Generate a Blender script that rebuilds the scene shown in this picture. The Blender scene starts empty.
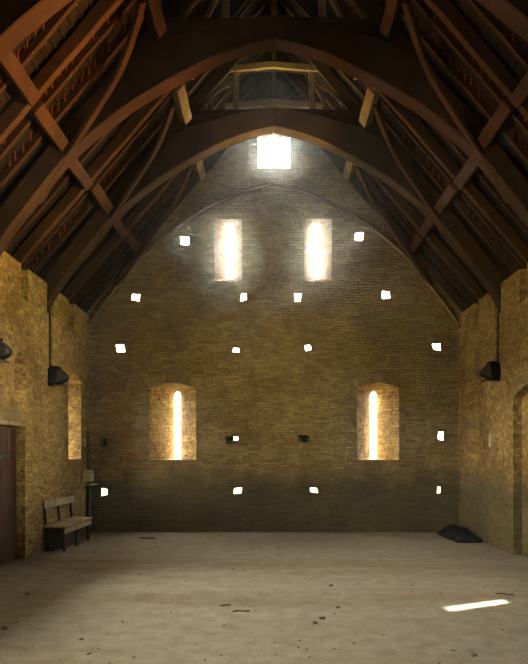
import bpy, bmesh, math, random
from mathutils import Vector, Matrix
random.seed(7)
SC = bpy.context.scene
COL = SC.collection
PI = math.pi

# ------------------------------------------------------------------ dimensions
HW = 3.83            # half width between the side walls
YB = 14.5            # inner face of the end wall
YF = -5.0            # inner face of the wall behind the camera
TB, TS = 0.7, 0.8    # thickness of end wall and side walls
WT = 4.5             # top of side walls
RZ, RS = 9.37, 1.16  # underside of roof covering: z = RZ - RS*|x|
CA = 1 / math.hypot(1, RS)           # cos of pitch
def roof_z(x, off=0.0):              # height of a line 'off' metres (square to the slope) below the covering
    return RZ - RS * abs(x) - off / CA
ARCH_Y = [7.0, 9.5, 12.0, 14.43]
MID_Y = [8.25, 10.75, 13.25]

# ------------------------------------------------------------------ materials
def mat(name):
    m = bpy.data.materials.new(name); m.use_nodes = True
    nt = m.node_tree; b = nt.nodes['Principled BSDF']
    b.inputs['Specular IOR Level'].default_value = 0.25
    return m, nt, b
def N(nt, t, **kw):
    n = nt.nodes.new(t)
    for k, v in kw.items():
        if k in n.inputs.keys(): n.inputs[k].default_value = v
        else: setattr(n, k, v)
    return n
def ramp(nt, fac, stops):
    r = nt.nodes.new('ShaderNodeValToRGB'); e = r.color_ramp.elements
    while len(e) < len(stops): e.new(0.5)
    for i, (p, c) in enumerate(stops):
        e[i].position = p; e[i].color = (*c, 1)
    nt.links.new(fac, r.inputs['Fac']); return r.outputs['Color']
def mix(nt, fac, a, b, mode='MIX'):
    m = nt.nodes.new('ShaderNodeMix'); m.data_type = 'RGBA'; m.blend_type = mode
    for sock, v in ((m.inputs[0], fac), (m.inputs[6], a), (m.inputs[7], b)):
        if hasattr(v, 'is_linked'): nt.links.new(v, sock)
        elif isinstance(v, (int, float)): sock.default_value = v
        else: sock.default_value = (*v, 1)
    return m.outputs[2]
def math_n(nt, op, a, b=None, clamp=False):
    m = nt.nodes.new('ShaderNodeMath'); m.operation = op; m.use_clamp = clamp
    for i, v in enumerate((a, b)):
        if v is None: continue
        if hasattr(v, 'is_linked'): nt.links.new(v, m.inputs[i])
        else: m.inputs[i].default_value = v
    return m.outputs[0]
def noise(nt, vec, scale, detail=4, rough=0.55):
    n = N(nt, 'ShaderNodeTexNoise', Scale=scale, Detail=detail, Roughness=rough)
    nt.links.new(vec, n.inputs['Vector']); return n.outputs['Fac']

def masonry(name, tone, mortar, course=0.085, length=0.30, green_foot=False, rough_rubble=1.0, pit=.45):
    m, nt, b = mat(name)
    co = N(nt, 'ShaderNodeTexCoord').outputs['Object']
    sep = N(nt, 'ShaderNodeSeparateXYZ'); nt.links.new(co, sep.inputs[0])
    u = math_n(nt, 'ADD', sep.outputs['X'], sep.outputs['Y'])
    w1 = noise(nt, co, 1.3, 3); w2 = noise(nt, co, 6.0, 3)
    wob = math_n(nt, 'MULTIPLY', math_n(nt, 'SUBTRACT', w1, 0.5), 0.16 * rough_rubble)
    wob2 = math_n(nt, 'MULTIPLY', math_n(nt, 'SUBTRACT', w2, 0.5), 0.05 * rough_rubble)
    v = math_n(nt, 'ADD', math_n(nt, 'ADD', sep.outputs['Z'], wob), wob2)
    uu = math_n(nt, 'ADD', u, math_n(nt, 'MULTIPLY', wob2, 2.0))
    cmb = N(nt, 'ShaderNodeCombineXYZ'); nt.links.new(uu, cmb.inputs[0]); nt.links.new(v, cmb.inputs[1])
    br = N(nt, 'ShaderNodeTexBrick', Scale=1.0)
    br.inputs['Brick Width'].default_value = length; br.inputs['Row Height'].default_value = course
    br.inputs['Mortar Size'].default_value = 0.009; br.inputs['Mortar Smooth'].default_value = 0.6
    br.inputs['Bias'].default_value = 0.0
    br.inputs['Color1'].default_value = (*[t * 0.72 for t in tone], 1)
    br.inputs['Color2'].default_value = (*[min(1, t * 1.25) for t in tone], 1)
    br.inputs['Mortar'].default_value = (*mortar, 1)
    nt.links.new(cmb.outputs[0], br.inputs['Vector'])
    col = br.outputs['Color']
    big = noise(nt, co, 0.9, 5, 0.6)
    col = mix(nt, 1.0, col, ramp(nt, big, [(0.3, (.62, .56, .50)), (0.55, (1, 1, 1)), (0.75, (1.12, 1.06, .9))]), 'MULTIPLY')
    fine = noise(nt, co, 26.0, 3, 0.7)
    col = mix(nt, 1.0, col, ramp(nt, fine, [(0.3, (.7, .68, .66)), (0.6, (1.1, 1.1, 1.1))]), 'MULTIPLY')
    pits = noise(nt, co, 11.0, 6, .75)
    col = mix(nt, pit, col, mix(nt, 1.0, col, ramp(nt, pits, [(.36, (.42, .38, .34)), (.5, (1, 1, 1)), (.66, (1.35, 1.3, 1.2))]), 'MULTIPLY'))
    if green_foot:   # darker, greenish tone towards the foot of the wall
        edge = math_n(nt, 'ADD', sep.outputs['Z'], math_n(nt, 'MULTIPLY', math_n(nt, 'SUBTRACT', noise(nt, co, 2.2, 4), 0.5), 0.9))
        mr = N(nt, 'ShaderNodeMapRange'); mr.inputs['From Min'].default_value = 1.45; mr.inputs['From Max'].default_value = 0.95
        nt.links.new(edge, mr.inputs['Value'])
        col = mix(nt, math_n(nt, 'MULTIPLY', mr.outputs[0], 0.75), col, (.085, .085, .048))
    nt.links.new(col, b.inputs['Base Color'])
    b.inputs['Roughness'].default_value = 0.95
    h = math_n(nt, 'ADD', math_n(nt, 'MULTIPLY', br.outputs['Fac'], -0.6), math_n(nt, 'ADD', math_n(nt, 'ADD', fine, math_n(nt, 'MULTIPLY', pits, 1.6)), math_n(nt, 'MULTIPLY', w2, 0.8)))
    bp = N(nt, 'ShaderNodeBump', Strength=0.9, Distance=0.03); nt.links.new(h, bp.inputs['Height'])
    nt.links.new(bp.outputs[0], b.inputs['Normal'])
    return m

def wood(name, tone, scale=1.0, rough=0.8):
    m, nt, b = mat(name)
    co = N(nt, 'ShaderNodeTexCoord').outputs['Object']
    a = noise(nt, co, 2.0 * scale, 4); f = noise(nt, co, 30 * scale, 4, 0.7)
    c1 = ramp(nt, a, [(0.3, [t * .6 for t in tone]), (0.7, [t * 1.25 for t in tone])])
    c2 = mix(nt, 1.0, c1, ramp(nt, f, [(0.3, (.6, .6, .6)), (0.65, (1.15, 1.12, 1.1))]), 'MULTIPLY')
    nt.links.new(c2, b.inputs['Base Color']); b.inputs['Roughness'].default_value = rough
    bp = N(nt, 'ShaderNodeBump', Strength=0.5, Distance=0.01); nt.links.new(f, bp.inputs['Height'])
    nt.links.new(bp.outputs[0], b.inputs['Normal'])
    return m
def plain(name, tone, rough=0.7, metallic=0.0, var=0.35, scale=14):
    m, nt, b = mat(name)
    co = N(nt, 'ShaderNodeTexCoord').outputs['Object']
    n = noise(nt, co, scale, 4)
    nt.links.new(ramp(nt, n, [(0.3, [t * (1 - var) for t in tone]), (0.7, [t * (1 + var) for t in tone])]), b.inputs['Base Color'])
    b.inputs['Roughness'].default_value = rough; b.inputs['Metallic'].default_value = metallic
    return m

M_END = masonry('coursed_rubble_end', (.385, .30, .145), (.31, .24, .12), 0.056, 0.21, green_foot=True, rough_rubble=.8)
M_SIDE = masonry('rubble_side', (.47, .34, .13), (.36, .26, .10), 0.075, 0.17, rough_rubble=2.4, pit=.75)
M_SIDE_GREEN = masonry('rubble_side_green', (.45, .32, .13), (.36, .26, .10), 0.075, 0.17, green_foot=True, rough_rubble=2.4, pit=.75)
M_DRESS = masonry('dressed_stone', (.43, .33, .18), (.3, .23, .12), 0.30, 0.5, rough_rubble=.3)
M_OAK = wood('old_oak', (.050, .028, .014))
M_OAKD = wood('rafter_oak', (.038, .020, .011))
M_OAKP = wood('pale_oak', (.30, .21, .12))  # weathered oak, paled further to stand in for light on the upper timbers
M_BENCH = wood('bench_wood', (.52, .43, .28), 2.0)
M_BENCHD = wood('bench_legs', (.045, .035, .028), 2.0)
M_DOOR = wood('door_planks', (.085, .045, .03), 1.5)
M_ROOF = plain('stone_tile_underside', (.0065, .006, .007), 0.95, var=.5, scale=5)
M_PEG = plain('clay_peg', (.13, .035, .025), 0.85)
M_BLACK = plain('black_metal', (.012, .012, .014), 0.5, 0.3)
M_GLASS = plain('lamp_glass', (.05, .05, .05), 0.15)
M_GREY = plain('pale_grey_metal', (.55, .48, .34), 0.6)
M_DARKPIPE = plain('dark_conduit', (.06, .055, .05), 0.6)
M_SHEET = plain('dark_sheeting', (.022, .022, .030), 0.7)
M_TWIG = wood('dry_twig', (.07, .045, .025), 3)
M_STONE = plain('loose_stone', (.16, .13, .09), 0.95)

def floor_mat():
    m, nt, b = mat('trodden_earth')
    co = N(nt, 'ShaderNodeTexCoord').outputs['Object']
    mp = N(nt, 'ShaderNodeMapping'); mp.inputs['Scale'].default_value = (.22, 1.0, 1); nt.links.new(co, mp.inputs[0])
    big = noise(nt, mp.outputs[0], 0.55, 5, .6)
    col = ramp(nt, big, [(0.33, (.25, .20, .125)), (0.47, (.35, .32, .25)), (0.68, (.385, .37, .315))])
    mid = noise(nt, co, 4.5, 6, .7)
    col = mix(nt, 1.0, col, ramp(nt, mid, [(.3, (.72, .70, .66)), (.6, (1.05, 1.05, 1.05))]), 'MULTIPLY')
    sp = noise(nt, co, 22, 2, .5)
    col = mix(nt, 1.0, col, ramp(nt, sp, [(.27, (.45, .42, .38)), (.34, (1, 1, 1))]), 'MULTIPLY')
    nt.links.new(col, b.inputs['Base Color']); b.inputs['Roughness'].default_value = 0.9
    h = math_n(nt, 'ADD', mid, math_n(nt, 'MULTIPLY', noise(nt, co, 40, 3), .4))
    bp = N(nt, 'ShaderNodeBump', Strength=0.5, Distance=0.03); nt.links.new(h, bp.inputs['Height'])
    nt.links.new(bp.outputs[0], b.inputs['Normal'])
    return m
M_FLOOR = floor_mat()

# ------------------------------------------------------------------ object helpers
def link(name, me, m=None, parent=None):
    o = bpy.data.objects.new(name, me); COL.objects.link(o)
    if m is not None and me is not None:
        me.materials.clear(); me.materials.append(m)
    if parent is not None: o.parent = parent
    return o
def obj(name, bm, m, parent=None, bevel=0.0, smooth=False):
    bmesh.ops.recalc_face_normals(bm, faces=bm.faces)
    me = bpy.data.meshes.new(name); bm.to_mesh(me); bm.free()
    if smooth:
        for p in me.polygons: p.use_smooth = True
    o = link(name, me, m, parent)
    if bevel:
        md = o.modifiers.new('bevel', 'BEVEL'); md.width = bevel; md.segments = 1; md.limit_method = 'ANGLE'
    return o
def thing(name, label, cat, loc=(0, 0, 0), group=None, rz=0):
    o = bpy.data.objects.new(name, None); COL.objects.link(o)
    o.location = loc; o.rotation_euler = (0, 0, rz); o.empty_display_size = .1
    return tag(o, label, cat, group)
def tag(o, label, cat, group=None):
    o['label'] = label; o['category'] = cat
    if group: o['group'] = group
    return o
def struct(o):
    o['kind'] = 'structure'; return o
def box(bm, lo, hi, rot=None, piv=None):
    vs = [bm.verts.new((x, y, z)) for x in (lo[0], hi[0]) for y in (lo[1], hi[1]) for z in (lo[2], hi[2])]
    for f in ((0, 1, 3, 2), (4, 6, 7, 5), (0, 4, 5, 1), (2, 3, 7, 6), (0, 2, 6, 4), (1, 5, 7, 3)):
        bm.faces.new([vs[i] for i in f])
    if rot is not None:
        bmesh.ops.rotate(bm, verts=vs, cent=piv or (0, 0, 0), matrix=rot)
    return vs
def loft(bm, secs):
    rings = [[bm.verts.new(p) for p in s] for s in secs]
    n = len(rings[0])
    for a, b in zip(rings, rings[1:]):
        for i in range(n):
            bm.faces.new((a[i], a[(i + 1) % n], b[(i + 1) % n], b[i]))
    bm.faces.new(rings[0][::-1]); bm.faces.new(rings[-1])
def sweep(bm, pts, wid, dep, up, wob=0.0, sub=0.35):
    """square timber along a path: wid across, dep in the direction of 'up'"""
    pts = [Vector(p) for p in pts]; up = Vector(up)
    fine = [pts[0]]
    for a, b in zip(pts, pts[1:]):
        k = max(1, int((b - a).length / sub))
        for i in range(1, k + 1): fine.append(a.lerp(b, i / k))
    secs = []
    for i, p in enumerate(fine):
        t = (fine[min(i + 1, len(fine) - 1)] - fine[max(i - 1, 0)]).normalized()
        s = t.cross(up).normalized(); u = s.cross(t).normalized()
        j = lambda: random.uniform(-wob, wob)
        c = p + s * j() + u * j() * .5
        w, d = wid / 2 + j() * .4, dep / 2 + j() * .4
        secs.append([c + s * w + u * d, c - s * w + u * d, c - s * w - u * d, c + s * w - u * d])
    loft(bm, secs)
def strip(bm, low, high, y0, y1):
    """plank cut to a profile in the X-Z plane"""
    secs = [[(a[0], y0, a[1]), (a[0], y1, a[1]), (b[0], y1, b[1]), (b[0], y0, b[1])] for a, b in zip(low, high)]
    loft(bm, secs)
def smooth_pts(pts, n=5):
    out = []
    P = [Vector(p) for p in pts]
    for i in range(len(P) - 1):
        p0, p1, p2, p3 = P[max(i - 1, 0)], P[i], P[i + 1], P[min(i + 2, len(P) - 1)]
        for k in range(n):
            t = k / n
            out.append(0.5 * ((2 * p1) + (-p0 + p2) * t + (2 * p0 - 5 * p1 + 4 * p2 - p3) * t * t + (-p0 + 3 * p1 - 3 * p2 + p3) * t ** 3))
    out.append(P[-1]); return out

def carve(o, bm):
    """cut the openings out of a wall and keep the plain result"""
    bmesh.ops.recalc_face_normals(bm, faces=bm.faces)
    me = bpy.data.meshes.new('cut'); bm.to_mesh(me); bm.free()
    c = bpy.data.objects.new('cut', me); COL.objects.link(c)
    md = o.modifiers.new('b', 'BOOLEAN'); md.object = c; md.operation = 'DIFFERENCE'; md.solver = 'EXACT'
    md.use_self = True
    bpy.context.view_layer.update()
    dg = bpy.context.evaluated_depsgraph_get()
    nm = bpy.data.meshes.new_from_object(o.evaluated_get(dg))
    o.modifiers.clear(); o.data = nm
    bpy.data.objects.remove(c)

# ------------------------------------------------------------------ setting: floor, walls
bm = bmesh.new(); box(bm, (-4.9, YF - .6, -.25), (4.9, YB + TB + .1, 0))
struct(obj('floor', bm, M_FLOOR))

def rect(x0, x1, z0, z1): return [(x0, z0), (x1, z0), (x1, z1), (x0, z1)]
def arched(xc, w, z0, zs, za, n=6, lean=0.0):
    p = [(xc - w / 2, z0), (xc + w / 2, z0)]
    for i in range(n + 1):
        t = 1 - 2 * i / n
        p.append((xc + t * w / 2, zs + (za - zs) * (1 - abs(t) ** 1.7)))
    return p
def ycut(bm, steps): loft(bm, [[(x, y, z) for x, z in prof] for y, prof in steps])
def xcut(bm, steps): loft(bm, [[(x, y, z) for y, z in prof] for x, prof in steps])

# end wall
bm = bmesh.new()
ex = HW + TS + .1
prof = [(-ex, 0), (ex, 0), (ex, roof_z(ex) + .04), (0, RZ + .04), (-ex, roof_z(ex) + .04)]
loft(bm, [[(x, y, z) for x, z in prof] for y in (YB, YB + TB)])
wall_back = struct(obj('wall_back', bm, M_END))
cut = bmesh.new()
I, O = YB, YB + TB
LANCETS = [(-2.09, .96), (2.155, .87)]
for xc, w in LANCETS:
    a = arched(xc, w, 1.50, 2.98, 3.10)
    c = arched(xc, .13, 1.52, 2.90, 2.97)
    ycut(cut, [(I - .05, a), (I, a), (O - .05, c), (O + .05, c)])
UPPER = [(-.95, .58), (.91, .58)]
for xc, w in UPPER:
    a = rect(xc - w / 2, xc + w / 2, 5.20, 6.49)
    c = rect(xc - .085, xc + .085, 5.42, 6.62)
    ycut(cut, [(I - .05, a), (I, a), (O - .10, c), (O + .05, c)])
    z = 5.95
    for s in (-1, 1):       # side slots added so the slit shows a cross-shaped flare
        xa, xb = sorted((xc + s * .08, xc + s * .19))
        ycut(cut, [(O - .28, rect(xa - .001, xb, z - .06, z + .06)), (O + .05, rect(xa - .001, xb, z - .06, z + .06))])
a = rect(-.335, .335, 7.55, 8.19)
ycut(cut, [(I - .05, a), (I, a), (I + .25, rect(-.33, .33, 7.60, 8.33)), (O + .05, rect(-.34, .34, 7.66, 8.55))])
S = 48.28
def px_x(x): return (x - 274) / S
def px_z(y): return 1.6 + (455 - y) / S
HOLES = [(185, 240, 9, 9), (360, 236, 9, 9), (135, 297, 9, 9), (244, 297, 7, 8), (298, 297, 7, 8), (386, 295, 9, 8),
         (120, 348, 9, 8), (236, 350, 6, 5), (308, 348, 6, 6), (437, 347, 9, 8), (105, 492, 8, 8), (238, 491, 8, 7),
         (314, 490, 8, 6), (439, 490, 5, 7), (440.5, 436, 6, 8)]
for x, y, w, h in HOLES:
    xc, zc, w, h = px_x(x), px_z(y), .8 * w / S, .8 * h / S
    ou = .27
    q = [(a + random.uniform(-.17, .17) * w, b + random.uniform(-.17, .17) * h) for a, b in rect(xc - w / 2, xc + w / 2, zc - h / 2, zc + h / 2)]
    ycut(cut, [(I - .05, q), (I + .03, q),
               (O + .05, rect(xc - ou, xc + ou, zc - ou, zc + ou + .05))])
for x, y, w, h in [(232, 440.5, 13, 8), (304, 439, 12, 8), (104.5, 442, 7, 7), (385, 491, 4, 4), (254, 492, 10, 4)]:
    xc, zc, w, h = px_x(x), px_z(y), w / S, h / S
    ycut(cut, [(I - .05, rect(xc - w / 2, xc + w / 2, zc - h / 2, zc + h / 2)), (I + .3, rect(xc - w / 2, xc + w / 2, zc - h / 2, zc + h / 2))])
xc, zc = px_x(235), px_z(438.2)   # chink of daylight at the back of one blind hole
ycut(cut, [(I + .28, rect(xc - .035, xc + .035, zc - .03, zc + .03)), (O + .05, rect(xc - .14, xc + .14, zc - .12, zc + .14))])
carve(wall_back, cut)
M_REVEAL = masonry('lit_reveal', (.60, .43, .14), (.45, .31, .1), 0.07, 0.2, rough_rubble=1.5, pit=.9)
wall_back.data.materials.append(M_REVEAL)      # glow on the splays put into a brighter, yellower stone colour
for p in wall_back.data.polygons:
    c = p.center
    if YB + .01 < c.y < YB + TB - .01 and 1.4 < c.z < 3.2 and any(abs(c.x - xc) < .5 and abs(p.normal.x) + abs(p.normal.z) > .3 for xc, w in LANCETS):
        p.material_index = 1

# side walls: slots for the roof timbers, windows, doorways
def side_wall(s):
    X = lambda t: s * (HW + t)
    bm = bmesh.new(); box(bm, (min(X(0), X(TS)), YF, 0), (max(X(0), X(TS)), YB, WT))
    # ragged top edge: subdivide nothing, the slots give the steps
    o = struct(obj('wall_left' if s < 0 else 'wall_right', bm, M_SIDE if s < 0 else M_SIDE_GREEN))
    c = bmesh.new()
    for y in ARCH_Y[:3]:
        xcut(c, [(X(-.05), rect(y - .19, y + .19, 4.0, WT + .1)), (X(.45), rect(y - .19, y + .19, 4.0, WT + .1))])
        xcut(c, [(X(-.05), rect(y - .10, y + .10, 3.05, 4.0005)), (X(.25), rect(y - .10, y + .10, 3.05, 4.0005))])
    for y in MID_Y:
        xcut(c, [(X(-.05), rect(y - .15, y + .17, 3.98, WT + .1)), (X(.45), rect(y - .15, y + .17, 3.98, WT + .1))])
    a = arched(13.47, .86, 1.52, 3.02, 3.16); b = arched(13.47, .26 if s < 0 else .14, 1.55, 2.88, 2.95)
    xcut(c, [(X(-.05), a), (X(0), a), (X(TS - (.06 if s < 0 else .34)), b), (X(TS + .05), b)])
    if s < 0:
        a = arched(10.55, .46, 2.4, 3.0, 3.16); b = arched(10.55, .14, 2.5, 2.92, 3.0)
        xcut(c, [(X(-.05), a), (X(0), a), (X(TS - .06), b), (X(TS + .05), b)])
        xcut(c, [(X(-.05), rect(2.0, 3.6, -.1, 2.4)), (X(TS + .05), rect(1.8, 3.8, -.1, 2.45))])
        xcut(c, [(X(-.05), rect(9.35, 10.77, -.1, 2.03)), (X(.16), rect(9.35, 10.77, -.1, 2.03))])       # doorway
        xcut(c, [(X(-.05), rect(7.5, 8.8, 2.0, 3.2)), (X(TS + .05), rect(7.2, 9.1, 2.15, 3.5))])          # unseen opening added to spread even daylight over the floor
    else:
        a = arched(10.5, .5, 2.82, 3.06, 3.16); b = arched(10.5, .12, 2.88, 3.0, 3.06)
        xcut(c, [(X(-.05), a), (X(0), a), (X(TS - .34), b), (X(TS + .05), b)])
        dp = arched(10.45, 1.5, -.1, 2.5, 2.68)
        xcut(c, [(X(-.05), dp), (X(.14), dp)])
        # tall window further forward that lets the sun reach the floor
        a = rect(8.15, 9.4, 1.2, 3.0); b = rect(8.69, 8.91, 2.10, 2.90)
        xcut(c, [(X(-.05), a), (X(0), a), (X(TS - .05), b), (X(TS + .05), b)])
        for y, z in ((12.72, 1.78), (12.0, 1.74)):
            xcut(c, [(X(-.05), rect(y - .06, y + .06, z - .08, z + .08)), (X(.2), rect(y - .06, y + .06, z - .08, z + .08))])
    carve(o, c)
    return o
side_wall(-1); side_wall(1)
bm = bmesh.new()
loft(bm, [[(x, y, z) for x, z in prof] for y in (YF - .6, YF)])
struct(obj('wall_front', bm, M_SIDE))

# ceiling: underside of the stone tiles with riven laths
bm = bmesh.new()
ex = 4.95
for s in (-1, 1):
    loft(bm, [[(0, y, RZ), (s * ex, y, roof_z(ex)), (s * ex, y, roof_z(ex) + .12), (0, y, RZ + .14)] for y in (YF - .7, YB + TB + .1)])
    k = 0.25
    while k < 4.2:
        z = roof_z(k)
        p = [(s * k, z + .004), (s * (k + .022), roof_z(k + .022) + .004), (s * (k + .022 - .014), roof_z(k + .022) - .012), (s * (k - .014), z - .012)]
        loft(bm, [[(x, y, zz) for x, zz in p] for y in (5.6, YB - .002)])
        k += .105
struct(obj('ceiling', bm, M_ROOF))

# dressed arches over the lancets, mullion of the top window, doors
wn = 0
for xc, w in LANCETS:
    wn += 1
    bm = bmesh.new(); n = 11
    for i in range(n):
        def edge(t, r):
            u = -1 + 2 * t
            x = xc + u * (w / 2 + r * .55)
            z = 2.98 + (3.10 - 2.98) * (1 - abs(u) ** 1.7) + r * (1 - .25 * abs(u))
            return x, z
        t0, t1 = (i + .04) / n, (i + .96) / n
        q = [edge(t0, .005), edge(t1, .005), edge(t1, .22), edge(t0, .22)]
        loft(bm, [[(x, y, z) for x, z in q] for y in (YB - random.uniform(.008, .02), YB + .02)])
    struct(obj('window_%d' % wn, bm, M_DRESS))
bm = bmesh.new(); box(bm, (-.03, YB + .40, 7.60), (.03, YB + .46, 8.46)); box(bm, (-.34, YB + .40, 8.36), (.34, YB + .46, 8.46))
struct(obj('window_3', bm, M_DRESS, bevel=.01))

def plank_door(s, y0, y1, top, xin):
    bm = bmesh.new(); n = 7
    for i in range(n):
        a, b = y0 + (y1 - y0) * i / n, y0 + (y1 - y0) * (i + 1) / n
        x0 = s * (HW + xin)
        box(bm, (min(x0, x0 - s * .035), a + .004, .02), (max(x0, x0 - s * .035), b - .004, top))
    d = obj('door_1', bm, M_DOOR, bevel=.004); struct(d)
    for z in (.4, 1.55):
        h = bmesh.new(); x1 = s * (HW + xin - .035)
        box(h, (min(x1, x1 - s * .01), y0 + .05, z), (max(x1, x1 - s * .01), y1 - .35, z + .05))
        obj('strap_hinge', h, M_BLACK, d)
    return d
plank_door(-1, 9.37, 10.75, 2.0, .155)
# lintel of the left doorway
bm = bmesh.new(); box(bm, (-HW - .16, 9.2, 2.03), (-HW + .012, 10.92, 2.24)); struct(obj('trim_1', bm, M_DRESS, bevel=.012))
# stone arch over the right doorway
bm = bmesh.new()
for i in range(9):
    def e(t, r):
        u = -1 + 2 * t
        return 10.45 + u * (.75 + r * .5), 2.5 + .18 * (1 - abs(u) ** 1.7) + r
    q = [e((i + .04) / 9, .0), e((i + .96) / 9, .0), e((i + .96) / 9, .2), e((i + .04) / 9, .2)]
    loft(bm, [[(x, y, z) for y, z in q] for x in (HW - .015, HW + .05)])
struct(obj('trim_2', bm, M_DRESS))

# ------------------------------------------------------------------ roof timbers
LOW = [(0, 7.17), (-.35, 7.09), (-.8, 6.93), (-1.34, 6.66), (-1.9, 6.33), (-2.36, 5.98), (-2.7, 5.68), (-2.97, 5.38), (-3.25, 5.02), (-3.5, 4.70), (-3.74, 4.36), (-3.93, 4.02)]
DEP = [.33, .36, .42, .50, .45, .36, .30, .27, .27, .27, .27, .26]
def arch_bm(s, th, k=1.0):
    low = [Vector((p[0], p[1])) for p in LOW]
    pl = smooth_pts([(p[0], p[1], d) for p, d in zip(LOW, DEP)], 4)
    lo, hi = [], []
    for i, p in enumerate(pl):
        t = (pl[min(i + 1, len(pl) - 1)] - pl[max(i - 1, 0)]); t = Vector((t.x, t.y)).normalized()
        n = Vector((t.y, -t.x))
        if n.y < 0: n = -n
        if i == 0: n = Vector((0, 1))
        h = Vector((p.x, p.y)) + n * p.z * k
        lo.append((p.x if s < 0 else -p.x, p.y)); hi.append((h.x if s < 0 else -h.x, h.y))
    bm = bmesh.new(); strip(bm, lo, hi, -th / 2, th / 2); return bm
def principal_bm(s, dep, wid, top=0.0, x1=4.12):
    off = .05 + dep / 2
    n = 8; pts = []
    for i in range(n + 1):
        x = .02 + (x1 - .02) * i / n
        pts.append((s * x, 0, roof_z(x, off)))
    bm = bmesh.new(); sweep(bm, pts, wid, dep, (s * RS * CA, 0, CA), wob=.012); return bm
def collar_pts(hw, z, camber):
    return [(hw * u, 0, z + camber * (1 - abs(u))) for u in (-1, -.75, -.5, -.25, 0, .25, .5, .75, 1)]
def make_arch_truss():
    t = thing('arched_truss', '', 'roof truss')
    for s in (-1, 1):
        obj('arch_brace', arch_bm(s, .27), M_OAK, t, .015)
        obj('principal_rafter', principal_bm(s, .19, .17), M_OAK, t, .012)
    bm = bmesh.new(); sweep(bm, collar_pts(1.55, 7.36, .03), .2, .2, (0, 0, 1), .008); obj('collar_beam', bm, M_OAK, t, .012)
    upper_frame(t, True)
    for s in (-1, 1):
        bm = bmesh.new(); box(bm, (min(s * (HW + .02), s * (HW + .22)), -.085, 3.08), (max(s * (HW + .02), s * (HW + .22)), .085, 4.16))
        obj('wall_post', bm, M_OAKD, t, .01)
    return t
def upper_frame(t, posts):
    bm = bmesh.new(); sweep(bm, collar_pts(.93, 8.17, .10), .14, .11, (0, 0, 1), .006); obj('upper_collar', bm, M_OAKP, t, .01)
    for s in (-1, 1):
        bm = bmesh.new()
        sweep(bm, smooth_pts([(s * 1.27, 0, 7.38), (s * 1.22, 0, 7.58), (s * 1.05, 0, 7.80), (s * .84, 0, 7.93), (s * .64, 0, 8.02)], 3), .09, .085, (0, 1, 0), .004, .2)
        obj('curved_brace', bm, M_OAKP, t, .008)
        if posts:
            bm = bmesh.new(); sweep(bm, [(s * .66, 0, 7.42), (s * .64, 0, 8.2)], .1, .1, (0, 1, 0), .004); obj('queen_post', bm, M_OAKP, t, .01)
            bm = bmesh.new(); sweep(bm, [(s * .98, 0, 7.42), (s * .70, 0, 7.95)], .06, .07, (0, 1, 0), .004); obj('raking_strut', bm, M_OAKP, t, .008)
def copy_tree(o, parent=None):
    c = o.copy(); COL.objects.link(c)
    if parent: c.parent = parent
    for ch in list(o.children): copy_tree(ch, c)
    return c
arch0 = make_arch_truss(); arch0['group'] = 'arched roof trusses'
AL = ['nearest arched oak truss, only its orange lit corners show at the top of the photo',
      'largest arched oak truss spanning the whole hall, its crown just under the photo top edge',
      'middle arched oak truss whose crown touches the top gable window',
      'thin arched timber truss flat against the end wall above the upper pair of windows']
for i, y in enumerate(ARCH_Y[:3]):
    o = arch0 if i == 0 else copy_tree(arch0)
    o.location = (0, y, 0); o['label'] = AL[i]
t = thing('wall_arch', AL[3], 'roof truss', (0, ARCH_Y[3], 0))
for s in (-1, 1):
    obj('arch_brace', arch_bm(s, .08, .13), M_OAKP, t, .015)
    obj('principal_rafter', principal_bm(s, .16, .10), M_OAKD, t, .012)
def make_mid():
    t = thing('principal_truss', '', 'roof truss', group='slender trusses between the arches')
    for s in (-1, 1): obj('principal_rafter', principal_bm(s, .16, .11, x1=4.1), M_OAK, t, .01)
    upper_frame(t, False)
    return t
mid0 = make_mid()
ML = ['slender straight truss between the nearest and the largest arch, orange lit at left',
      'slender straight truss between the largest and the middle arch',
      'slender straight truss between the middle arch and the end wall']
for i, y in enumerate(MID_Y):
    o = mid0 if i == 0 else copy_tree(mid0)
    o.location = (0, y, 0); o['label'] = ML[i]

NODES = sorted(ARCH_Y + MID_Y)
NAMES = {7.0: 'the nearest arch', 8.25: 'the first slender truss', 9.5: 'the largest arch', 10.75: 'the second slender truss', 12.0: 'the middle arch', 13.25: 'the third slender truss', 14.43: 'the end wall'}
half = lambda y: .09 if y in ARCH_Y else .058
for lev, x0, off in (('lower', 2.84, .20), ('upper', 1.53, .20)):
    for s in (-1, 1):
        side = 'left' if s < 0 else 'right'
        for a, b in zip(NODES, NODES[1:]):
            j = random.uniform(-.03, .03); x = x0 + j
            L = b - a - half(a) - half(b); bm = bmesh.new()
            sweep(bm, [(0, -L / 2, 0), (0, L / 2, 0)], .17, .17, (s * RS * CA, 0, CA), .008)
            o = obj('purlin', bm, M_OAKP if lev == 'upper' and a > 9 else M_OAK, None, .012)  # far upper purlins paler, window light put into their colour
            o.location = (s * x, (a + half(a) + b - half(b)) / 2, roof_z(x, off))
            tag(o, '%s %s purlin length between %s and %s' % (lev, side, NAMES[a], NAMES[b]), 'purlin', 'purlins of the roof')
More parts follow.
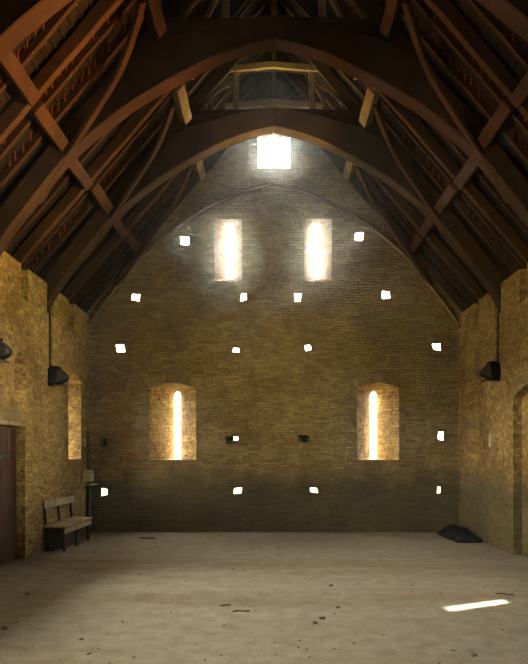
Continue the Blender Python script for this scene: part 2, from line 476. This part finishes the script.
# curved wind braces in the slope, from the foot of each arch up towards the camera
WB = [(3.25, .16), (2.81, -.06), (2.40, -.26), (2.02, -.46), (1.75, -.80), (1.58, -1.12)]
for y, who in ((9.5, 'largest'), (12.0, 'middle'), (14.3, 'end wall')):
    for s in (-1, 1):
        bm = bmesh.new(); up = Vector((s * RS * CA, 0, CA))
        base = Vector((s * 3.25, y, roof_z(3.25, .34)))
        pts = smooth_pts([Vector((s * x, y + dy, roof_z(x, .335))) - base for x, dy in WB], 4)
        sweep(bm, pts, .12, .06, up, .004, .2)
        o = obj('wind_brace', bm, M_OAK, None, .008); o.location = base
        tag(o, 'curved wind brace on the %s roof slope rising from the %s arch' % ('left' if s < 0 else 'right', who), 'wind brace', 'curved wind braces')
# common rafters
ORD = ['nearer', 'farther']
rafters = []
for s in (-1, 1):
    src = None
    for a, b in zip([5.75] + NODES, NODES):
        for q in (0, 1):
            y = a + (b - a) * (q + 1) / 3
            if src is None:
                bm = bmesh.new()
                sweep(bm, [(s * x, 0, roof_z(x, .058)) for x in (.05, .7, 1.4, 2.1, 2.8, 3.5, 4.2)], .07, .08, (s * RS * CA, 0, CA), .012)
                src = obj('common_rafter', bm, M_OAKD); o = src
            else:
                o = src.copy(); COL.objects.link(o)
            o.location = (0, y, 0)
            if a == 5.75: where = 'in front of the nearest arch'
            else: where = 'between %s and %s' % (NAMES[a], NAMES[b])
            tag(o, '%s thin rafter on the %s slope %s' % (ORD[q], 'left' if s < 0 else 'right', where), 'rafter', 'common rafters')
            rafters.append((s, y))
# the tile pegs poking down between the laths
bm = bmesh.new()
for s, y in rafters:
    for dy in (-.085, .085):
        x = .3
        while x < 4.1:
            x += .07 + random.random() * .04
            if random.random() < .12: continue
            yy = y + dy + random.uniform(-.02, .02); z = roof_z(x); h = random.uniform(.06, .13)
            box(bm, (s * x - .008, yy - .008, z - h), (s * x + .008, yy + .008, z + .01))
pg = tag(obj('tile_peg', bm, M_PEG), 'rows of small reddish tile pegs hanging from the roof laths', 'tile pegs'); pg['kind'] = 'stuff'
bm = bmesh.new(); sweep(bm, [(0, -4.3, 0), (0, 4.3, 0)], .1, .2, (0, 0, 1), .01, 1.0)
o = obj('ridge_beam', bm, M_OAKD, None, .01); o.location = (0, 10.0, RZ - .42)
tag(o, 'dark ridge beam running along the top of the roof', 'beam')

# ------------------------------------------------------------------ floodlights on the side walls
def flood(s, y, z, label):
    t = thing('floodlight', label, 'floodlight', (s * HW, y, z - .03), 'black floodlights on the side walls'); t.scale = (.85, .85, .85)
    d = -s
    bm = bmesh.new(); box(bm, (min(0, d * .03), -.11, -.2), (max(0, d * .03), .11, .16)); obj('wall_plate', bm, M_BLACK, t, .006)
    bm = bmesh.new(); box(bm, (min(d * .03, d * .16), -.025, -.03), (max(d * .03, d * .16), .025, .03))
    box(bm, (min(d * .13, d * .17), -.16, -.03), (max(d * .13, d * .17), .16, .03)); obj('bracket', bm, M_BLACK, t, .005)
    bm = bmesh.new()
    loft(bm, [[(d * x, -w, -h), (d * x, w, -h), (d * x, w, h), (d * x, -w, h)] for x, w, h in ((.04, .17, .17), (.2, .17, .15), (.33, .11, .07), (.38, .06, .035))])
    bmesh.ops.rotate(bm, verts=bm.verts, cent=(d * .15, 0, 0), matrix=Matrix.Rotation(-d * math.radians(-8), 3, 'Y'))
    h = obj('housing', bm, M_BLACK, t, .01)
    bm = bmesh.new()
    for k in range(5):
        yy = -.12 + k * .06
        box(bm, (min(d * .06, d * .2), yy - .006, .16), (max(d * .06, d * .2), yy + .006, .2))
    obj('cooling_fin', bm, M_BLACK, h)
    bm = bmesh.new(); box(bm, (min(d * .05, d * .3), -.14, -.185), (max(d * .05, d * .3), .14, -.165)); obj('front_glass', bm, M_GLASS, h)
    return t
flood(-1, 9.35, 3.03, 'black floodlight at the left edge of the photo, under the foot of the largest arch')
flood(-1, 11.95, 2.97, 'black floodlight on the left wall under the foot of the middle arch')
flood(1, 11.95, 3.05, 'black floodlight on the right wall under the foot of the middle arch')

# ------------------------------------------------------------------ bench
t = thing('bench', 'wooden bench with open plank back against the left wall near the corner', 'bench', (-3.58, 12.35, 0))
L = .86
bm = bmesh.new(); box(bm, (-.02, -L, .40), (.155, L, .435)); obj('seat_plank', bm, M_BENCH, t, .006)
bm = bmesh.new(); box(bm, (-.22, -L, .405), (-.035, L, .44)); obj('seat_plank', bm, M_BENCH, t, .006)
bm = bmesh.new(); box(bm, (.118, -L + .03, .30), (.146, L - .03, .385)); obj('front_rail', bm, M_BENCH, t, .005)
R = Matrix.Rotation(math.radians(-5), 3, 'Y')
bm = bmesh.new(); box(bm, (-.185, -L + .02, .71), (-.155, L - .02, .84), R, (-.2, 0, .42)); obj('back_plank', bm, M_BENCH, t, .005)
for y in (-L + .12, 0, L - .12):
    bm = bmesh.new(); box(bm, (-.215, y - .03, .44), (-.187, y + .03, .82), R, (-.2, 0, .42)); obj('back_upright', bm, M_BENCHD, t, .004)
    bm = bmesh.new(); box(bm, (.09, y - .045, 0), (.117, y + .045, .40)); obj('leg', bm, M_BENCHD, t, .005)
    bm = bmesh.new(); box(bm, (-.2, y - .045, 0), (-.14, y + .045, .40)); obj('leg', bm, M_BENCHD, t, .005)
    bm = bmesh.new(); box(bm, (-.14, y - .03, .32), (.09, y + .03, .39)); obj('leg_brace', bm, M_BENCHD, t, .004)
bm = bmesh.new(); box(bm, (.062, -L + .08, .05), (.088, L - .08, .395)); obj('front_board', bm, M_BENCHD, t)
bm = bmesh.new(); box(bm, (-.13, -L + .17, .0), (-.11, L - .17, .395)); obj('back_board', bm, M_BENCHD, t)

# ------------------------------------------------------------------ boxes and conduit in the left corner
t = thing('switch_box', 'pale metal switch box on a dark conduit in the far left corner behind the bench', 'switch box', (-HW, 14.2, 0))
bm = bmesh.new(); box(bm, (.0, -.16, 1.06), (.13, .16, 1.30)); obj('box_body', bm, M_GREY, t, .01)
bm = bmesh.new(); box(bm, (.13, -.14, 1.075), (.142, .14, 1.285)); obj('box_lid', bm, M_GREY, t, .004)
bm = bmesh.new(); box(bm, (.02, -.22, .99), (.2, .2, 1.02)); obj('shelf_bracket', bm, M_GREY, t, .003)
bm = bmesh.new(); sweep(bm, [(.07, 0, 0), (.07, 0, 1.06)], .09, .09, (0, 1, 0)); obj('conduit', bm, M_DARKPIPE, t, .02)
bm = bmesh.new(); sweep(bm, [(.03, .1, 1.3), (.03, .1, 2.1)], .03, .03, (0, 1, 0)); obj('conduit', bm, M_DARKPIPE, t, .006)
bm = bmesh.new(); box(bm, (0, -.07, -.09), (.03, .07, .09))
o = obj('notice_plate', bm, M_GREY, None, .004); o.location = (-HW, 14.1, 1.86)
tag(o, 'small pale plate on the left wall above the switch box', 'plate')
bm = bmesh.new(); box(bm, (-.02, -.05, -.12), (0, .05, .12)); o = obj('notice_plate', bm, M_GREY, None, .004); o.location = (HW, 12.38, 1.86)
tag(o, 'small pale plate on the right wall between two dark holes below the floodlight', 'plate')

# ------------------------------------------------------------------ dark heap in the right corner
def heap(name, cx, cy, w, l, h, seed, label):
    rnd = random.Random(seed); bm = bmesh.new(); nx, ny = 14, 18
    grid = []
    for i in range(nx + 1):
        row = []
        for j in range(ny + 1):
            u, v = i / nx, j / ny
            e = min(1, 5 * min(u, 1 - u, v, 1 - v)) ** .5
            z = h * e * (.72 + .28 * math.sin(5 * u + 9 * v + seed) * math.cos(7 * v - 4 * u)) + rnd.uniform(-.008, .008) * e
            row.append(bm.verts.new(((u - .5) * w + rnd.uniform(-.012, .012), (v - .5) * l + rnd.uniform(-.012, .012), max(0, z))))
        grid.append(row)
    for i in range(nx):
        for j in range(ny):
            bm.faces.new((grid[i][j], grid[i + 1][j], grid[i + 1][j + 1], grid[i][j + 1]))
    r = [grid[i][0] for i in range(nx + 1)] + [grid[nx][j] for j in range(1, ny + 1)] + [grid[i][ny] for i in range(nx - 1, -1, -1)] + [grid[0][j] for j in range(ny - 1, 0, -1)]
    bm.faces.new(r)
    o = obj(name, bm, M_SHEET, smooth=True); o.location = (cx, cy, 0)
    return tag(o, label, 'heap')
heap('dark_heap', 3.56, 13.65, .52, 1.1, .22, 2, 'low dark heap lying on the floor in the far right corner')
heap('dark_heap', 3.58, 12.92, .46, .34, .13, 5, 'smaller flat dark lump in front of the heap in the right corner')

# ------------------------------------------------------------------ litter on the floor
def floor_pt(px, py):
    d = 1.6 * 700 / (py - 455); return (px - 274) / 700 * d, d
def stone(px, py, r, label, seed):
    rnd = random.Random(seed); bm = bmesh.new()
    bmesh.ops.create_icosphere(bm, subdivisions=2, radius=r)
    for v in bm.verts:
        v.co *= rnd.uniform(.78, 1.15); v.co.z = max(v.co.z * .6, -r * .25) + r * .25
    x, y = floor_pt(px, py); o = obj('loose_stone', bm, M_STONE, smooth=True); o.location = (x, y, 0)
    tag(o, label, 'stone', 'loose stones on the floor')
for i, (px, py, r, l) in enumerate([
        (322, 619, .032, 'dark pebble on the floor left of the sun patch, larger of a close pair'),
        (315, 623.5, .026, 'dark pebble nearest the viewer in the scatter left of the sun patch'),
        (338, 608, .024, 'small pebble on the floor between the pebble pair and the sun patch'),
        (331, 586, .026, 'small dark stone on the pale floor in mid hall, right of centre'),
        (27, 594.5, .028, 'small dark stone on the floor toward the left edge, mid hall'),
        (4, 629, .03, 'dark stone at the left edge of the floor'),
        (474, 656, .026, 'small stone at the lower right of the floor, below the sun patch'),
        (139, 575, .024, 'small stone on the floor left of centre'),
        (81, 640, .022, 'small stone at the lower left of the floor')]):
    stone(px, py, r, l, i)
def twig(px, py, length, ang, label):
    x, y = floor_pt(px, py); bm = bmesh.new()
    p = [(-length / 2, 0, .008), (-length * .15, length * .08, .012), (length * .2, -.02, .012), (length / 2, .02, .008)]
    sweep(bm, p, .012, .012, (0, 0, 1), .002, .05)
    o = obj('twig', bm, M_TWIG); o.location = (x, y, 0); o.rotation_euler = (0, 0, ang)
    tag(o, label, 'twig', 'twigs on the floor')
twig(241, 612, .17, .1, 'dark twig lying on the floor at the centre foreground')
twig(226, 606, .12, .5, 'shorter twig behind the centre foreground twig')
twig(505, 595, .2, -.5, 'twig on the floor at the right, behind the sun patch')
twig(24, 554, .3, .3, 'pale twig by the foot of the left doorway')
bm = bmesh.new(); box(bm, (-.16, -.1, 0), (.16, .1, .025))
for v in bm.verts: v.co.x += random.uniform(-.05, .05); v.co.y += random.uniform(-.03, .03)
o = obj('stone_slab', bm, M_STONE, None, .012); x, y = floor_pt(147, 538.5); o.location = (x, y, 0)
tag(o, 'thin flat stone slab on the floor near the end wall, left of centre', 'stone slab')
bm = bmesh.new(); rnd = random.Random(3)
for i in range(300):
    y = rnd.uniform(4.8, 14.2); x = rnd.uniform(-3.6, 3.6); r = rnd.uniform(.003, .007)
    if rnd.random() < .25: sx, sy = rnd.uniform(2, 5), 1
    else: sx, sy = 1.2, 1
    a = rnd.uniform(0, PI)
    box(bm, (x - r * sx, y - r * sy, -.001), (x + r * sx, y + r * sy, r), Matrix.Rotation(a, 3, 'Z'), (x, y, 0))
g = tag(obj('floor_litter', bm, M_TWIG), 'scattered specks of straw and grit on the earth floor', 'litter'); g['kind'] = 'stuff'

# ------------------------------------------------------------------ haze round the windows, thin veil added over the dark roof
HAZE = 0.045
if HAZE:
    bm = bmesh.new(); box(bm, (-3.9, 1.0, .01), (4.2, YB + .25, 9.3))
    m = bpy.data.materials.new('haze_veil'); m.use_nodes = True; nt = m.node_tree
    nt.nodes.remove(nt.nodes['Principled BSDF'])
    vs = N(nt, 'ShaderNodeVolumeScatter', Density=HAZE, Anisotropy=.78); vs.inputs['Color'].default_value = (.86, .92, 1, 1)
    co = N(nt, 'ShaderNodeTexCoord').outputs['Object']; sp = N(nt, 'ShaderNodeSeparateXYZ'); nt.links.new(co, sp.inputs[0])
    mz = N(nt, 'ShaderNodeMapRange', interpolation_type='SMOOTHSTEP'); nt.links.new(sp.outputs['Z'], mz.inputs['Value'])
    mz.inputs['From Min'].default_value = 2.8; mz.inputs['From Max'].default_value = 6.2
    mx = N(nt, 'ShaderNodeMapRange', interpolation_type='SMOOTHSTEP'); nt.links.new(math_n(nt, 'ABSOLUTE', sp.outputs['X']), mx.inputs['Value'])
    mx.inputs['From Min'].default_value = 3.6; mx.inputs['From Max'].default_value = .6
    my = N(nt, 'ShaderNodeMapRange', interpolation_type='SMOOTHSTEP'); nt.links.new(sp.outputs['Y'], my.inputs['Value'])
    my.inputs['From Min'].default_value = 11.0; my.inputs['From Max'].default_value = 13.2
    dens = math_n(nt, 'MULTIPLY', math_n(nt, 'MULTIPLY', math_n(nt, 'MULTIPLY', mz.outputs[0], mx.outputs[0]), my.outputs[0]), HAZE)
    nt.links.new(math_n(nt, 'ADD', dens, .0019), vs.inputs['Density'])  # constant part added to lift the dark roof tones
    nt.links.new(vs.outputs[0], nt.nodes['Material Output'].inputs['Volume'])
    h = obj('haze', bm, m); tag(h, 'thin haze glowing round the high gable windows, with an added veil through the hall', 'haze'); h['kind'] = 'stuff'

# ------------------------------------------------------------------ light
w = bpy.data.worlds.new('sky'); SC.world = w; w.use_nodes = True
wt = w.node_tree; bg = wt.nodes['Background']; bg.inputs['Strength'].default_value = 80
tc = N(wt, 'ShaderNodeTexCoord'); sp = N(wt, 'ShaderNodeSeparateXYZ'); wt.links.new(tc.outputs['Generated'], sp.inputs[0])
mr = N(wt, 'ShaderNodeMapRange'); mr.inputs['From Min'].default_value = -.04; mr.inputs['From Max'].default_value = .04
wt.links.new(sp.outputs['Z'], mr.inputs['Value'])
wt.links.new(mix(wt, mr.outputs[0], (.10, .085, .05), (1.0, .90, .70)), bg.inputs['Color'])   # bright sky above dull ground
def lamp(name, kind, loc, energy, color, to=None, **kw):
    d = bpy.data.lights.new(name, kind); d.energy = energy; d.color = color
    for k, v in kw.items(): setattr(d, k, v)
    o = bpy.data.objects.new(name, d); COL.objects.link(o); o.location = loc
    if to is not None: o.rotation_euler = (Vector(to) - Vector(loc)).to_track_quat('-Z', 'Y').to_euler()
    return o
el = math.radians(42)
sd = Vector((-.877 * math.cos(el), -.481 * math.cos(el), -math.sin(el)))
lamp('sun', 'SUN', (12, 18, 14), 30, (1.0, .9, .72), to=Vector((12, 18, 14)) + sd, angle=math.radians(1.2))
# warm wall floodlights; the last pair is added spots brightening the upper braces
WARM = (1.0, .74, .25); DEEP = (1.0, .40, .09)
YEL = (1.0, .80, .30)
for nm, s_, y, p, col, to, ang in (
        ('left_near', -1, 9.35, 280, YEL, (1.0, 14.5, 3.9), 64), ('right_near', 1, 9.35, 280, YEL, (-1.2, 14.5, 3.9), 64),
        ('right_front', 1, 6.9, 1700, YEL, (-3.83, 9.9, 3.7), 50), ('left_front', -1, 6.9, 480, WARM, (3.83, 10.7, 3.7), 55),
        ('right_roof', 1, 6.9, 4600, DEEP, (-3.0, 7.3, 6.2), 38), ('left_roof', -1, 6.9, 420, DEEP, (2.8, 7.5, 6.2), 42),
        ('right_arch', 1, 9.5, 2200, DEEP, (-2.6, 9.55, 6.0), 42), ('left_arch', -1, 9.5, 500, DEEP, (1.8, 9.55, 6.6), 42),
        ('right_soffit', 1, 12.0, 800, WARM, (-1.8, 12.05, 6.7), 45), ('left_soffit', -1, 12.0, 500, WARM, (1.8, 12.05, 6.7), 45),
        ('right_added_up', 1, 11.2, 2200, YEL, (-.7, 12.0, 7.9), 24), ('left_added_up', -1, 11.2, 2200, YEL, (.7, 12.0, 7.9), 24)):
    lamp('warm_spot_' + nm, 'SPOT', (s_ * (HW - .42), y, 3.05), p, col, to=to, spot_size=math.radians(ang), spot_blend=1, shadow_soft_size=.04)

# ------------------------------------------------------------------ camera
cd = bpy.data.cameras.new('camera'); cam = bpy.data.objects.new('camera', cd); COL.objects.link(cam)
cam.location = (0, 0, 1.6); cam.rotation_euler = (PI / 2, 0, 0)
cd.sensor_fit = 'AUTO'; cd.sensor_width = 36; cd.lens = 36 * 700 / 664
cd.shift_x = (264 - 274) / 664; cd.shift_y = (455 - 332) / 664
cd.clip_start = .05; cd.clip_end = 200
SC.camera = cam
SC.view_settings.view_transform = 'Standard'; SC.view_settings.look = 'None'
SC.view_settings.exposure = 0; SC.view_settings.gamma = 1; SC.view_settings.use_curve_mapping = False
SC.cycles.use_denoising = True
